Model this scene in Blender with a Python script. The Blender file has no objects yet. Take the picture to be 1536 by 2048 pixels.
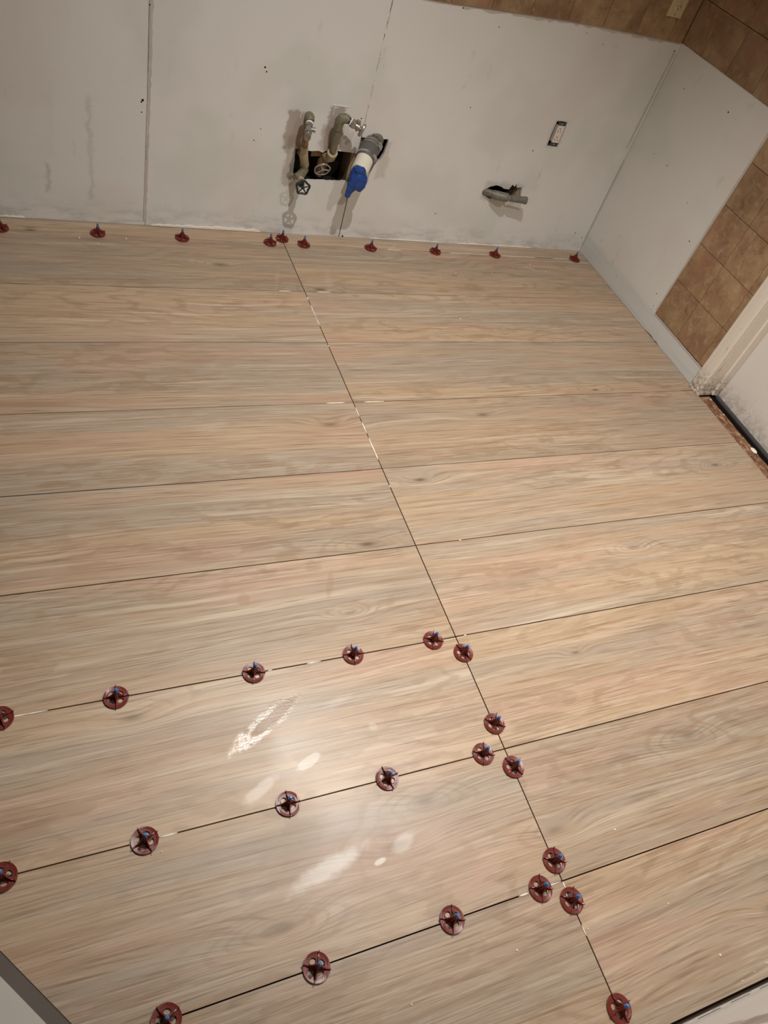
import bpy, bmesh, math, random
from mathutils import Vector, Matrix
from mathutils.geometry import tessellate_polygon
random.seed(7)
S = bpy.context.scene
COL = S.collection

# ------------------------------------------------------------------ camera
cam_d = bpy.data.cameras.new('camera')
cam = bpy.data.objects.new('camera', cam_d)
COL.objects.link(cam)
R = [[0.9134963, -0.0911902, 0.3964957], [-0.3202272, -0.7622957, 0.5624587], [0.2509562, -0.6407726, -0.7255559]]
cam.matrix_world = Matrix((
    (R[0][0], -R[0][1], -R[0][2], -2.4050),
    (R[1][0], -R[1][1], -R[1][2], -2.68075),
    (R[2][0], -R[2][1], -R[2][2], 1.55976),
    (0, 0, 0, 1)))
cam_d.sensor_fit = 'VERTICAL'
cam_d.sensor_height = 36.0
cam_d.lens = 36.0 * 1484.0 / 2048.0
cam_d.clip_start = 0.02
S.camera = cam

# ------------------------------------------------------------------ world, lights, exposure
W = bpy.data.worlds.new('world'); S.world = W; W.use_nodes = True
W.node_tree.nodes['Background'].inputs[0].default_value = (1.0, 0.95, 0.90, 1)
W.node_tree.nodes['Background'].inputs[1].default_value = 0.03
def bulb(name, loc, power, aim=None, cone=158, radius=0.018, col=(1.0, 0.957, 0.91)):
    d = bpy.data.lights.new(name, 'SPOT'); d.energy = power; d.shadow_soft_size = radius; d.color = col
    d.spot_size = math.radians(cone); d.spot_blend = 1.0      # soft-edged cone, set to steepen the falloff
    o = bpy.data.objects.new(name, d); o.location = loc; COL.objects.link(o)
    if aim: o.rotation_euler = (Vector(aim)-Vector(loc)).to_track_quat('-Z', 'Y').to_euler()
    return o
bulb('ceiling_bulb', (-1.56, -1.34, 2.34), 66, None, 128)
bulb('hanging_bulb', (-1.20, -1.90, 1.95), 50, (-0.98, -1.70, 0), 112)
S.view_settings.view_transform = 'Standard'
S.view_settings.look = 'None'
S.view_settings.gamma = 1.0
S.view_settings.use_curve_mapping = False
S.view_settings.exposure = 1.02

# ------------------------------------------------------------------ node helpers
class NT:
    def __init__(s, name):
        s.m = bpy.data.materials.new(name); s.m.use_nodes = True
        s.t = s.m.node_tree; s.n = s.t.nodes; s.l = s.t.links
        s.b = s.n['Principled BSDF']
    def new(s, k): return s.n.new(k)
    def put(s, sock, v):
        if v is None: return
        if isinstance(v, (int, float)):
            sock.default_value = v if sock.type == 'VALUE' else (v, v, v, 1)[:len(sock.default_value)]
        elif isinstance(v, (tuple, list)):
            v = tuple(v)
            if sock.type == 'RGBA' and len(v) == 3: v = v + (1,)
            sock.default_value = v
        else: s.l.new(v, sock)
    def math(s, op, a, b=None, c=None, clamp=False):
        n = s.new('ShaderNodeMath'); n.operation = op; n.use_clamp = clamp
        s.put(n.inputs[0], a)
        if b is not None: s.put(n.inputs[1], b)
        if c is not None: s.put(n.inputs[2], c)
        return n.outputs[0]
    def add(s, a, b): return s.math('ADD', a, b)
    def sub(s, a, b): return s.math('SUBTRACT', a, b)
    def mul(s, a, b): return s.math('MULTIPLY', a, b)
    def mr(s, v, a, b, c=0.0, d=1.0, smooth=True):
        n = s.new('ShaderNodeMapRange'); n.interpolation_type = 'SMOOTHSTEP' if smooth else 'LINEAR'
        n.clamp = True
        for i, x in enumerate((v, a, b, c, d)): s.put(n.inputs[i], x)
        return n.outputs[0]
    def xyz(s, x=0.0, y=0.0, z=0.0):
        n = s.new('ShaderNodeCombineXYZ')
        for i, q in enumerate((x, y, z)): s.put(n.inputs[i], q)
        return n.outputs[0]
    def noise(s, vec, scale=1.0, detail=3.0, rough=0.5, dist=0.0):
        n = s.new('ShaderNodeTexNoise'); s.put(n.inputs['Vector'], vec)
        n.inputs['Scale'].default_value = scale; n.inputs['Detail'].default_value = detail
        n.inputs['Roughness'].default_value = rough; n.inputs['Distortion'].default_value = dist
        return n.outputs['Fac']
    def mix(s, f, a, b, mode='MIX'):
        n = s.new('ShaderNodeMix'); n.data_type = 'RGBA'; n.blend_type = mode
        s.put(n.inputs[0], f); s.put(n.inputs[6], a); s.put(n.inputs[7], b)
        return n.outputs[2]
    def pos(s):
        g = s.new('ShaderNodeNewGeometry'); x = s.new('ShaderNodeSeparateXYZ')
        s.l.new(g.outputs['Position'], x.inputs[0]); return x.outputs[0], x.outputs[1], x.outputs[2]
    def rnd(s): return s.new('ShaderNodeObjectInfo').outputs['Random']
    def bump(s, h, strength=0.3, dist=0.001):
        n = s.new('ShaderNodeBump'); s.put(n.inputs['Height'], h)
        n.inputs['Strength'].default_value = strength; n.inputs['Distance'].default_value = dist
        s.l.new(n.outputs[0], s.b.inputs['Normal'])
    def out(s, col=None, rough=None, metal=None, spec=None):
        if col is not None: s.put(s.b.inputs['Base Color'], col)
        if rough is not None: s.put(s.b.inputs['Roughness'], rough)
        if metal is not None: s.put(s.b.inputs['Metallic'], metal)
        if spec is not None: s.put(s.b.inputs['Specular IOR Level'], spec)
        return s.m
def c(r, g, b):
    f = lambda v: (v/255/12.92) if v/255 <= 0.04045 else ((v/255+0.055)/1.055)**2.4
    return (f(r), f(g), f(b), 1)

def plain(name, col, rough=0.5, metal=0.0, var=0.15, nscale=60, bump=0.15, spec=0.5, bdist=0.0006):
    t = NT(name); x, y, z = t.pos()
    n = t.noise(t.xyz(x, y, z), nscale, 4, 0.6)
    dark = tuple(v*(1-var) for v in col[:3]); light = tuple(min(1, v*(1+var)) for v in col[:3])
    t.bump(n, bump, bdist)
    return t.out(t.mix(n, dark, light), rough, metal, spec)

# wood look porcelain
KNOTS = [(-1.787,-.242,.045,.5),(-1.436,-.381,.03,.7),(-2.308,-1.955,.03,.45),(-1.757,-1.784,.02,.35),(-1.83,-2.35,.035,.4),
 (-1.179,-2.012,.016,.5),(-.199,-1.407,.022,.8),(-1.393,-1.362,.026,.7),(-1.64,-1.578,.045,.6),(-.495,-.984,.02,.7),
 (-1.046,-1.091,.03,.5),(-.784,-1.709,.025,.3),(-2.417,-.077,.02,.7),(-1.465,-2.413,.03,.3),(-1.737,-2.277,.05,.3),
 (-.984,-2.294,.06,.3),(-1.61,-1.105,.035,.45),(-2.10,-2.43,.05,.35),(-.8,-.25,.02,.5),(-1.03,-2.70,.03,.35)]
def wood():
    t = NT('wood_look_porcelain'); x, y, z = t.pos(); r = t.rnd()
    px = t.add(x, t.mul(r, 37.0)); py = t.add(y, t.mul(r, 11.0))
    dark = None; warp = None
    for (kx, ky, s, d) in KNOTS:
        s = min(s, .034)*.62; d = min(d, .62)
        dx = t.math('MULTIPLY_ADD', x, 1/(s*1.9), -kx/(s*1.9)); dy = t.math('MULTIPLY_ADD', y, 1/(s*.62), -ky/(s*.62))
        q = t.math('MULTIPLY_ADD', dx, dx, t.mul(dy, dy))
        e = t.math('EXPONENT', t.mul(q, -.16))
        m = t.mul(t.math('EXPONENT', t.mul(q, -2.2)), d*1.35)
        e = t.mul(e, .22)
        dark = m if dark is None else t.add(dark, m)
        warp = e if warp is None else t.add(warp, e)
    wob = t.noise(t.xyz(t.mul(px, 6.0), t.mul(py, 15.0), 0), 1.0, 3, .55)
    big = t.noise(t.xyz(t.mul(px, .62), t.mul(py, 4.6), 3.1), 1.0, 2.0, .45)
    field = t.add(t.add(big, warp), t.mul(wob, .16))
    f2 = t.add(big, warp)
    ph = t.mul(field, 105.0)
    ring = t.math('SINE', ph)
    ring = t.math('MULTIPLY_ADD', ring, .5, .5)
    ringmask = t.mr(t.noise(t.xyz(t.mul(px, .9), t.mul(py, 5), 9.0), 1.0, 2), .42, .62)
    fib = t.noise(t.xyz(t.mul(px, 6), t.mul(t.add(py, t.mul(f2, .09)), 240), 0), 1.0, 3, .6)
    streak = t.noise(t.xyz(t.mul(px, 1.0), t.mul(t.add(py, t.mul(f2, .12)), 40), 5), 1.0, 4, .55)
    streak2 = t.noise(t.xyz(t.mul(px, 1.8), t.mul(t.add(py, t.mul(f2, .12)), 95), 8), 1.0, 3, .6)
    zone = t.noise(t.xyz(t.mul(px, .55), t.mul(py, 7.5), 20), 1.0, 3, .5)
    zone2 = t.noise(t.xyz(t.mul(px, 1.1), t.mul(py, 6.0), 40), 1.0, 3, .5)
    tan = c(182,156,129); grey = c(168,151,133); pink = c(184,152,130); pale = c(210,192,168); brown = c(148,121,94)
    col = t.mix(t.mr(zone, .38, .60), tan, grey)
    col = t.mix(t.mul(t.mr(zone2, .50, .66), .75), col, pink)
    col = t.mix(t.mul(t.mr(streak, .50, .74), .60), col, pale)
    col = t.mix(t.mul(t.mr(streak, .45, .26), .45), col, brown)
    col = t.mix(t.mul(t.mr(streak2, .48, .34), .50), col, brown)
    col = t.mix(t.mul(t.mul(t.mr(ring, .55, .98), ringmask), .42), col, brown)
    col = t.mix(t.mul(t.mr(fib, .48, .32), .55), col, c(122,98,77))
    col = t.mix(t.mul(t.mr(fib, .54, .70), .38), col, c(214,199,178))
    col = t.mix(t.math('MINIMUM', dark, .85), col, c(92,78,66))
    tone = t.math('MULTIPLY_ADD', r, .20, .90)
    col = t.mix(1.0, col, t.xyz(tone, tone, t.mul(tone, .985)), 'MULTIPLY')
    # dried sponge film further back; lamp highlights painted whitish on the front planks
    rough = t.math('MULTIPLY_ADD', fib, .16, .27)
    rough = t.math('MULTIPLY_ADD', t.mr(t.noise(t.xyz(x, y, 2), 3.2, 3), .35, .65), .12, rough)
    edge = t.noise(t.xyz(x, y, 0), 30.0, 3, .6)
    def blob(a, b, w, soft=.7):
        cx, cy = (a[0]+b[0])/2, (a[1]+b[1])/2; L = math.hypot(b[0]-a[0], b[1]-a[1])/2; an = math.atan2(b[1]-a[1], b[0]-a[0])
        ux = t.sub(x, cx); uy = t.sub(y, cy)
        u = t.add(t.mul(ux, math.cos(an)/L), t.mul(uy, math.sin(an)/L))
        v = t.add(t.mul(ux, -math.sin(an)/w), t.mul(uy, math.cos(an)/w))
        q = t.math('SQRT', t.math('MULTIPLY_ADD', u, u, t.mul(v, v)))
        q = t.add(q, t.math('MULTIPLY_ADD', edge, .9, -.45))
        return t.mr(q, 1.0, 1.0-soft)
    haze_and_glints = None
    for a, b, w, k, s_ in [((-2.0,-2.147),(-1.93,-2.122),.013,.75,.3), ((-2.13,-2.195),(-2.03,-2.145),.017,.45,.5),
                       ((-2.09,-2.385),(-1.88,-2.325),.026,.75,.7), ((-1.892,-2.373),(-1.86,-2.366),.007,.75,.4),
                       ((-1.85,-2.365),(-1.78,-2.33),.020,.45,.6), ((-1.81,-2.088),(-1.785,-2.09),.012,.4,.5),
                       ((-1.91,-2.025),(-1.81,-2.0),.014,.3,.8), ((-2.05,-1.12),(-1.90,-1.06),.03,.18,.9),
                       ((-1.15,-.35),(-.8,-.42),.02,.14,.9), ((-1.42,-.5),(-1.36,-.2),.025,.15,.9), ((-1.9,-1.2),(-1.6,-1.3),.04,.13,.9),
                       ((-.42,-.14),(-.33,-.2),.008,.3,.5), ((-1.06,-.10),(-.98,-.02),.008,.2,.5), ((-1.63,-.45),(-1.55,-.2),.012,.13,.9)]:
        m = t.mul(blob(a, b, w, s_), k)
        haze_and_glints = m if haze_and_glints is None else t.math('MAXIMUM', haze_and_glints, m)
    col = t.mix(t.mul(haze_and_glints, .62), col, c(225,220,208))
    rough = t.mix(haze_and_glints, rough, .33)
    wet = blob((-2.135,-2.085), (-1.93,-1.965), .027, .30)
    wetin = blob((-2.085,-2.060), (-1.94,-1.972), .015, .3)
    brn = None
    for a, b, w, k, s_ in [((-2.035,-1.712),(-1.995,-1.688),.022,.5,.5), ((-1.805,-1.745),(-1.762,-1.633),.011,.45,.5), ((-1.80,-1.765),(-1.66,-1.770),.013,.45,.6),
                           ((-1.655,-1.79),(-1.62,-1.745),.014,.4,.6), ((-2.46,-1.62),(-2.30,-1.50),.05,.35,.9), ((-2.36,-1.45),(-2.25,-1.40),.04,.3,.8),
                           ((-.93,-1.98),(-.72,-1.93),.03,.3,.8), ((-1.20,-2.47),(-.95,-2.43),.05,.3,.9), ((-2.1,-.86),(-1.95,-.80),.05,.25,.9), ((-1.35,-1.35),(-1.15,-1.40),.03,.3,.8),
                           ((-2.35,-2.55),(-2.2,-2.5),.03,.35,.8), ((-.55,-1.35),(-.35,-1.30),.03,.25,.8)]:
        m = t.mul(blob(a, b, w, s_), k)
        brn = m if brn is None else t.math('MAXIMUM', brn, m)
    col = t.mix(t.mul(brn, .75), col, c(158,126,94))
    col = t.mix(t.mul(wetin, .6), col, c(140,108,76))
    ringm = t.mul(wet, t.math('SUBTRACT', 1.0, t.mul(wetin, .85)))
    ringm = t.mul(ringm, t.mr(t.noise(t.xyz(x, y, 4), 40.0, 3, .6), .33, .50))
    rough = t.mix(t.mul(ringm, .85), rough, .21)
    h = t.add(t.mul(fib, .6), t.mul(streak, .5))
    h = t.add(h, t.mul(t.mul(wet, t.noise(t.xyz(x, y, 0), 230.0, 2, .5)), .8))
    t.bump(h, .30, .0012)
    return t.out(col, rough, 0, .5)
M = {}
M['wood'] = wood()

def drywall(name, base, dirty=True, boxes=()):
    t = NT(name); x, y, z = t.pos()
    big = t.noise(t.xyz(x, y, z), 2.2, 3, .5); big2 = t.noise(t.xyz(x, t.add(y, 7), z), 3.1, 3, .5)
    fine = t.noise(t.xyz(x, y, z), 420, 2, .5); mid = t.noise(t.xyz(x, y, z), 38, 4, .65)
    col = t.mix(t.mul(t.mr(big, .48, .64), .40), base, c(212,202,195))
    col = t.mix(t.mul(t.mr(big2, .50, .66), .55), col, c(208,210,203))
    smear = t.mr(t.noise(t.xyz(t.mul(x, 14), t.mul(y, 14), t.mul(z, 5)), 1.0, 4, .7), .60, .76)
    col = t.mix(t.mul(t.mul(smear, t.mr(mid, .35, .6)), .28), col, c(140,137,136))
    if dirty:
        low = t.mr(z, .12, .0)
        col = t.mix(t.mul(t.mul(low, t.mr(t.noise(t.xyz(t.mul(x, 9), y, t.mul(z, 25)), 1.0, 5, .75), .40, .70)), .45), col, c(136,133,131))
    e = t.math('MULTIPLY_ADD', t.noise(t.xyz(x, y, z), 30, 3, .6), .05, -.025)
    for (x0, x1, z0, z1, cc, k, s_) in boxes:
        xx = t.add(x, e); zz = t.add(z, e)
        a = t.mul(t.mr(xx, x0, x0+s_), t.mr(xx, x1, x1-s_)); b = t.mul(t.mr(zz, z0, z0+s_), t.mr(zz, z1, z1-s_))
        col = t.mix(t.mul(t.mul(a, b), k), col, cc)
    t.bump(t.add(t.mul(fine, .5), mid), .25, .0012)
    return t.out(col, .62, 0, .35)
mauve = c(158,142,130); gr = c(120,116,112)
M['drywall'] = drywall('painted_drywall', c(222,221,217), True, [
    (-1.545,-1.462,.335,.487,mauve,.75,.012),(-1.535,-1.475,.19,.40,mauve,.6,.015),(-1.392,-1.318,.335,.512,mauve,.75,.010),
    (-1.41,-1.35,.33,.45,mauve,.5,.015),(-.655,-.44,.205,.305,mauve,.35,.02),(-1.16,-1.10,.25,.42,mauve,.3,.02),
    (-2.36,-2.33,.10,.22,gr,.40,.02),(-2.22,-2.19,.08,.45,gr,.28,.02),(-2.34,-2.31,.22,.45,gr,.16,.03),(-.44,-.36,.455,.58,gr,.22,.015)])
M['drywall_right'] = drywall('painted_drywall_right', c(219,217,211), True, [
    (-2,2,-.2,.095,c(196,200,198),.5,.02)])
def tilemat():
    t = NT('travertine_look_tile'); x, y, z = t.pos(); r = t.rnd()
    v = t.xyz(t.add(x, t.mul(r, 31)), t.add(y, t.mul(r, 17)), z)
    a = t.noise(v, 9, 5, .65); b = t.noise(v, 26, 6, .7, .6); d = t.noise(v, 90, 4, .7)
    col = t.mix(t.mr(a, .35, .65), c(139,108,80), c(164,136,102))
    col = t.mix(t.mul(t.mr(b, .52, .68), .55), col, c(186,160,128))
    col = t.mix(t.mul(t.mr(b, .46, .30), .65), col, c(112,80,58))
    col = t.mix(t.mul(t.mr(t.noise(v, 6, 3), .53, .66), .40), col, c(156,104,82))
    col = t.mix(t.mul(t.mr(d, .58, .74), .25), col, c(196,174,146))
    tone = t.math('MULTIPLY_ADD', r, .22, .86)
    col = t.mix(1.0, col, t.xyz(tone, tone, tone), 'MULTIPLY')
    t.bump(t.add(b, d), .3, .0015)
    return t.out(col, .5, 0, .4)
M['tile'] = tilemat()
M['grout'] = plain('tile_grout', c(112,88,66), .85)
M['cavity'] = plain('cavity_dark', c(38,32,27), .95)
M['stud'] = plain('stud_wood', c(150,134,112), .8, nscale=30, var=.25)
M['subfloor'] = plain('subfloor', c(66,50,38), .9)
M['cement'] = plain('grey_cement_strip', c(104,96,90), .9, nscale=12, var=.08)
M['threshold_white'] = plain('white_threshold', c(196,192,184), .7, nscale=300, var=.06)
M['plaster'] = plain('joint_compound', c(226,220,208), .7, nscale=90, var=.08, bump=.5)
M['plaster_grey'] = plain('old_joint_compound', c(192,185,176), .75, nscale=90, var=.10, bump=.5)
M['bright'] = plain('bright_plaster', c(245,240,228), .6, nscale=90, var=.04)
M['hole'] = plain('hole_dark', c(22,18,15), .9, spec=.1)
def cream():
    t = NT('chipped_white_paint'); x, y, z = t.pos()
    n = t.noise(t.xyz(t.mul(x, 60), t.mul(y, 60), t.mul(z, 6)), 1.0, 5, .7)
    n2 = t.noise(t.xyz(x, y, z), 70, 4, .7)
    col = t.mix(t.mr(n, .63, .70), c(228,218,204), c(148,124,106))
    col = t.mix(t.mul(t.mul(t.mr(z, .14, .0), t.mr(n2, .42, .58)), .75), col, c(96,76,60))
    t.bump(n, .5, .001)
    return t.out(col, .45, 0, .45)
M['casing'] = cream()
def doorm():
    t = NT('white_door_paint'); x, y, z = t.pos()
    n = t.noise(t.xyz(x, y, z), 40, 5, .75)
    col = t.mix(t.mul(t.mr(n, .62, .74), .5), c(222,216,208), c(150,140,132))
    col = t.mix(t.mul(t.mul(t.mr(z, .12, .0), t.mr(n, .4, .6)), .5), col, c(140,128,118))
    t.bump(n, .3, .0008)
    return t.out(col, .5, 0, .4)
M['door'] = doorm()
def rotten():
    t = NT('weathered_threshold_wood'); x, y, z = t.pos()
    n = t.noise(t.xyz(t.mul(x, 160), t.mul(y, 14), 0), 1.0, 5, .7); b = t.noise(t.xyz(x, y, z), 45, 5, .75)
    col = t.mix(t.mr(n, .35, .65), c(74,44,28), c(168,122,88))
    col = t.mix(t.mul(t.mr(b, .52, .64), .75), col, c(196,168,146))
    col = t.mix(t.mul(t.mr(b, .44, .34), .7), col, c(66,34,26))
    col = t.mix(t.mul(t.mr(t.noise(t.xyz(x, y, 3), 24, 4), .62, .68), .9), col, c(226,216,204))
    t.bump(t.add(n, b), .7, .003)
    return t.out(col, .6, 0, .4)
M['rotten'] = rotten()
def granite():
    t = NT('dark_speckled_stone'); x, y, z = t.pos()
    n = t.noise(t.xyz(x, y, z), 90, 4, .7)
    col = t.mix(t.mr(n, .56, .64), c(18,18,20), c(150,140,128))
    return t.out(col, .18, 0, .5)
M['granite'] = granite()
M['red'] = plain('brick_red_plastic', c(112,42,35), .34, nscale=200, var=.08, bump=.1)
M['blue'] = plain('blue_plastic', c(64,124,190), .25, nscale=200, var=.1)
M['strap'] = plain('dark_strap', c(62,74,78), .5)
M['bead'] = plain('white_mortar', c(240,234,222), .7, nscale=400, var=.05, bump=.4)
M['steel'] = plain('dull_chrome', c(160,156,150), .40, .75, nscale=60, var=.15)
M['clamp'] = plain('clamp_steel', c(200,198,194), .22, .95)
M['brass'] = plain('aged_greenish_brass', c(124,120,98), .6, .25, nscale=90, var=.55, bump=.6, bdist=.002)
M['copper'] = plain('tarnished_brown_pipe', c(140,108,80), .5, .3, nscale=90, var=.75, bump=.8, bdist=.003)
M['crust'] = plain('crusted_pipe', c(176,160,132), .6, .1, nscale=110, var=.6, bump=.9, bdist=.003)
M['iron'] = plain('dark_iron_handwheel', c(52,56,58), .4, .5, nscale=120, var=.2)
M['wheel_old'] = plain('pale_handwheel', c(160,156,148), .45, .4, nscale=120, var=.3)
M['tape'] = plain('thread_tape', c(238,236,230), .6)
M['rubber'] = plain('grey_rubber', c(92,90,88), .6, nscale=70, var=.15, bump=.4)
M['pvc'] = plain('white_pipe_plastic', c(226,220,204), .35, nscale=20, var=.05)
M['bluewrap'] = plain('blue_wrap', c(18,62,132), .34, nscale=30, var=.25, bump=.5, bdist=.004)
M['galv'] = plain('plastered_steel_pipe', c(122,119,109), .5, .3, nscale=100, var=.65, bump=.8, bdist=.002)
M['ivory'] = plain('ivory_plastic', c(206,190,150), .4, var=.04)
M['whiteplastic'] = plain('white_plastic', c(228,216,204), .4, var=.04)
M['boxsteel'] = plain('box_steel', c(84,90,90), .5, .6, var=.3, nscale=100)

# ------------------------------------------------------------------ geometry helpers
class MB:
    def __init__(s): s.bm = bmesh.new()
    def face(s, pts):
        vs = [s.bm.verts.new(p) for p in pts]; return s.bm.faces.new(vs)
    def box(s, x0, x1, y0, y1, z0, z1):
        v = [s.bm.verts.new((x, y, z)) for x in (x0, x1) for y in (y0, y1) for z in (z0, z1)]
        for f in ((0,1,3,2),(4,6,7,5),(0,4,5,1),(2,3,7,6),(0,2,6,4),(1,5,7,3)):
            s.bm.faces.new([v[i] for i in f])
        return s
    def obox(s, cen, ax, ay, az, hx, hy, hz):
        ax, ay, az = [Vector(a).normalized() for a in (ax, ay, az)]; cen = Vector(cen)
        v = [s.bm.verts.new(cen+ax*i*hx+ay*j*hy+az*k*hz) for i in (-1,1) for j in (-1,1) for k in (-1,1)]
        for f in ((0,1,3,2),(4,6,7,5),(0,4,5,1),(2,3,7,6),(0,2,6,4),(1,5,7,3)):
            s.bm.faces.new([v[i] for i in f])
        return s
    def prism(s, poly, holes, fn0, fn1):
        """poly: list of 2D, holes: list of lists; fn0/fn1 map 2D to 3D on either face"""
        loops = [poly] + list(holes)
        flat = [p for L in loops for p in L]
        tris = tessellate_polygon([[Vector((p[0], p[1], 0)) for p in L] for L in loops])
        a = [s.bm.verts.new(fn0(*p)) for p in flat]; b = [s.bm.verts.new(fn1(*p)) for p in flat]
        for t_ in tris:
            try: s.bm.faces.new([a[i] for i in t_])
            except ValueError: pass
            try: s.bm.faces.new([b[i] for i in reversed(t_)])
            except ValueError: pass
        o = 0
        for L in loops:
            n = len(L)
            for i in range(n):
                j = (i+1) % n
                s.bm.faces.new((a[o+i], a[o+j], b[o+j], b[o+i]))
            o += n
        return s
    def tube(s, pts, rad, seg=12, cap=True, jitter=0):
        pts = [Vector(p) for p in pts]
        if not isinstance(rad, (list, tuple)): rad = [rad]*len(pts)
        rings = []; up = None
        for i, p in enumerate(pts):
            d = (pts[min(i+1, len(pts)-1)] - pts[max(i-1, 0)])
            if d.length < 1e-9: d = Vector((0, 0, 1))
            d.normalize()
            if up is None: up = Vector((0, 0, 1)) if abs(d.z) < .9 else Vector((1, 0, 0))
            u = (up - d*up.dot(d)).normalized(); w = d.cross(u); up = u
            rings.append([s.bm.verts.new(p + (u*math.cos(2*math.pi*k/seg) + w*math.sin(2*math.pi*k/seg))*rad[i]*(1+random.uniform(-jitter, jitter))) for k in range(seg)])
        for i in range(len(rings)-1):
            for k in range(seg):
                s.bm.faces.new((rings[i][k], rings[i][(k+1) % seg], rings[i+1][(k+1) % seg], rings[i+1][k]))
        if cap:
            s.bm.faces.new(list(reversed(rings[0]))); s.bm.faces.new(rings[-1])
        return s
    def lathe(s, o, axis, prof, seg=20):
        """prof: (t along axis, radius); repeated points make steps"""
        o = Vector(o); d = Vector(axis).normalized()
        up = Vector((0, 0, 1)) if abs(d.z) < .9 else Vector((1, 0, 0))
        u = (up - d*up.dot(d)).normalized(); w = d.cross(u); rings = []
        for t_, r in prof:
            rings.append([s.bm.verts.new(o + d*t_ + (u*math.cos(2*math.pi*k/seg) + w*math.sin(2*math.pi*k/seg))*max(r, 1e-5)) for k in range(seg)])
        for i in range(len(rings)-1):
            for k in range(seg):
                s.bm.faces.new((rings[i][k], rings[i][(k+1) % seg], rings[i+1][(k+1) % seg], rings[i+1][k]))
        s.bm.faces.new(list(reversed(rings[0]))); s.bm.faces.new(rings[-1])
        return s
    def torus(s, o, axis, Rr, r, seg=28, sub=8, wav=0, n=6):
        o = Vector(o); d = Vector(axis).normalized()
        up = Vector((0, 0, 1)) if abs(d.z) < .9 else Vector((1, 0, 0))
        u = (up - d*up.dot(d)).normalized(); w = d.cross(u); rings = []
        for i in range(seg):
            a = 2*math.pi*i/seg; e = u*math.cos(a)+w*math.sin(a); RR = Rr*(1+wav*math.cos(n*a))
            rings.append([s.bm.verts.new(o + e*(RR+r*math.cos(2*math.pi*k/sub)) + d*r*math.sin(2*math.pi*k/sub)) for k in range(sub)])
        for i in range(seg):
            for k in range(sub):
                s.bm.faces.new((rings[i][k], rings[(i+1) % seg][k], rings[(i+1) % seg][(k+1) % sub], rings[i][(k+1) % sub]))
        return s
    def build(s, name, mat, parent=None, smooth=False, bevel=0):
        bmesh.ops.recalc_face_normals(s.bm, faces=s.bm.faces[:])
        me = bpy.data.meshes.new(name); s.bm.to_mesh(me); s.bm.free()
        if smooth:
            for p in me.polygons: p.use_smooth = True
        o = bpy.data.objects.new(name, me); COL.objects.link(o)
        if mat: me.materials.append(mat)
        if parent: o.parent = parent
        if smooth:
            e = o.modifiers.new('split', 'EDGE_SPLIT'); e.split_angle = math.radians(38)
        if bevel:
            b = o.modifiers.new('bevel', 'BEVEL'); b.width = bevel; b.segments = 2; b.limit_method = 'ANGLE'
        return o
def tag(o, label=None, cat=None, group=None, kind=None):
    if label: o['label'] = label
    if cat: o['category'] = cat
    if group: o['group'] = group
    if kind: o['kind'] = kind
    return o
def empty(name, loc):
    o = bpy.data.objects.new(name, None); o.location = loc; o.empty_display_size = .05; COL.objects.link(o); return o
def keep(o, root):
    """parent while keeping world placement (root is an unrotated empty)"""
    o.parent = root; o.matrix_parent_inverse = Matrix.Translation(-Vector(root.location)); return o

def jag(p0, p1, n, amp):
    """ragged line from p0 to p1 (endpoints included)"""
    out = []
    dx, dy = p1[0]-p0[0], p1[1]-p0[1]; L = math.hypot(dx, dy)
    for i in range(n+1):
        k = i/n; a = 0 if i in (0, n) else random.uniform(-amp, amp)
        out.append((p0[0]+dx*k - dy/L*a, p0[1]+dy*k + dx/L*a))
    return out

# ------------------------------------------------------------------ floor
floor = MB().box(-4.7, .10, -3.6, .12, -.06, -.0105).build('floor', M['subfloor']); tag(floor, kind='structure')
ROW = [.005, -.078, -.396, -.695, -1.006, -1.304, -1.602, -1.903, -2.212, -2.512, -2.8085]
SEAM = -1.5
A = Vector((-2.568, -2.332)); B = Vector((-2.469, -2.469)); D = (B-A).normalized(); NRM = Vector((-D.y, D.x))
if NRM.x < 0: NRM = -NRM
def clip(poly, off=0.0):
    out = []
    f = lambda p: (Vector(p)-A).dot(NRM) - off
    for i in range(len(poly)):
        a, b = poly[i], poly[(i+1) % len(poly)]; fa, fb = f(a), f(b)
        if fa >= 0: out.append(a)
        if fa*fb < 0:
            k = fa/(fa-fb); out.append((a[0]+(b[0]-a[0])*k, a[1]+(b[1]-a[1])*k))
    return out
g = .0013
for i in range(len(ROW)-1):
    y1, y0 = ROW[i]-(g if i else 0), ROW[i+1]+g
    sides = ((-4.5, -3.0-g), (-3.0+g, SEAM-g), (SEAM+g, .006 if y0 > -1.02 else -.005))
    for (x0, x1) in sides:
        p = clip([(x0, y0), (x1, y0), (x1, y1), (x0, y1)])
        if len(p) < 3: continue
        dz = random.uniform(-.0003, .0003)
        o = MB().prism(p, [], lambda x, y: (x, y, -.0100), lambda x, y: (x, y, dz)).build('plank', M['wood'], floor, bevel=.0006)
def bead(x0, y0, x1, y1, w=.0022, z=.0002):
    n = max(3, int(math.hypot(x1-x0, y1-y0)/.012)); b = MB()
    d = Vector((x1-x0, y1-y0)).normalized(); nn = Vector((-d.y, d.x)); L = []; Rr = []
    for i in range(n+1):
        k = i/n; p = Vector((x0+(x1-x0)*k, y0+(y1-y0)*k)); ww = w*(.25 if i in (0, n) else random.uniform(.45, 1))/1.3
        L.append((p+nn*ww)[:]); Rr.append((p-nn*ww)[:])
    b.prism(L+Rr[::-1], [], lambda x, y: (x, y, -.009), lambda x, y: (x, y, z))
    return b.build('mortar_bead', M['bead'], floor)
sm = SEAM
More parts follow.
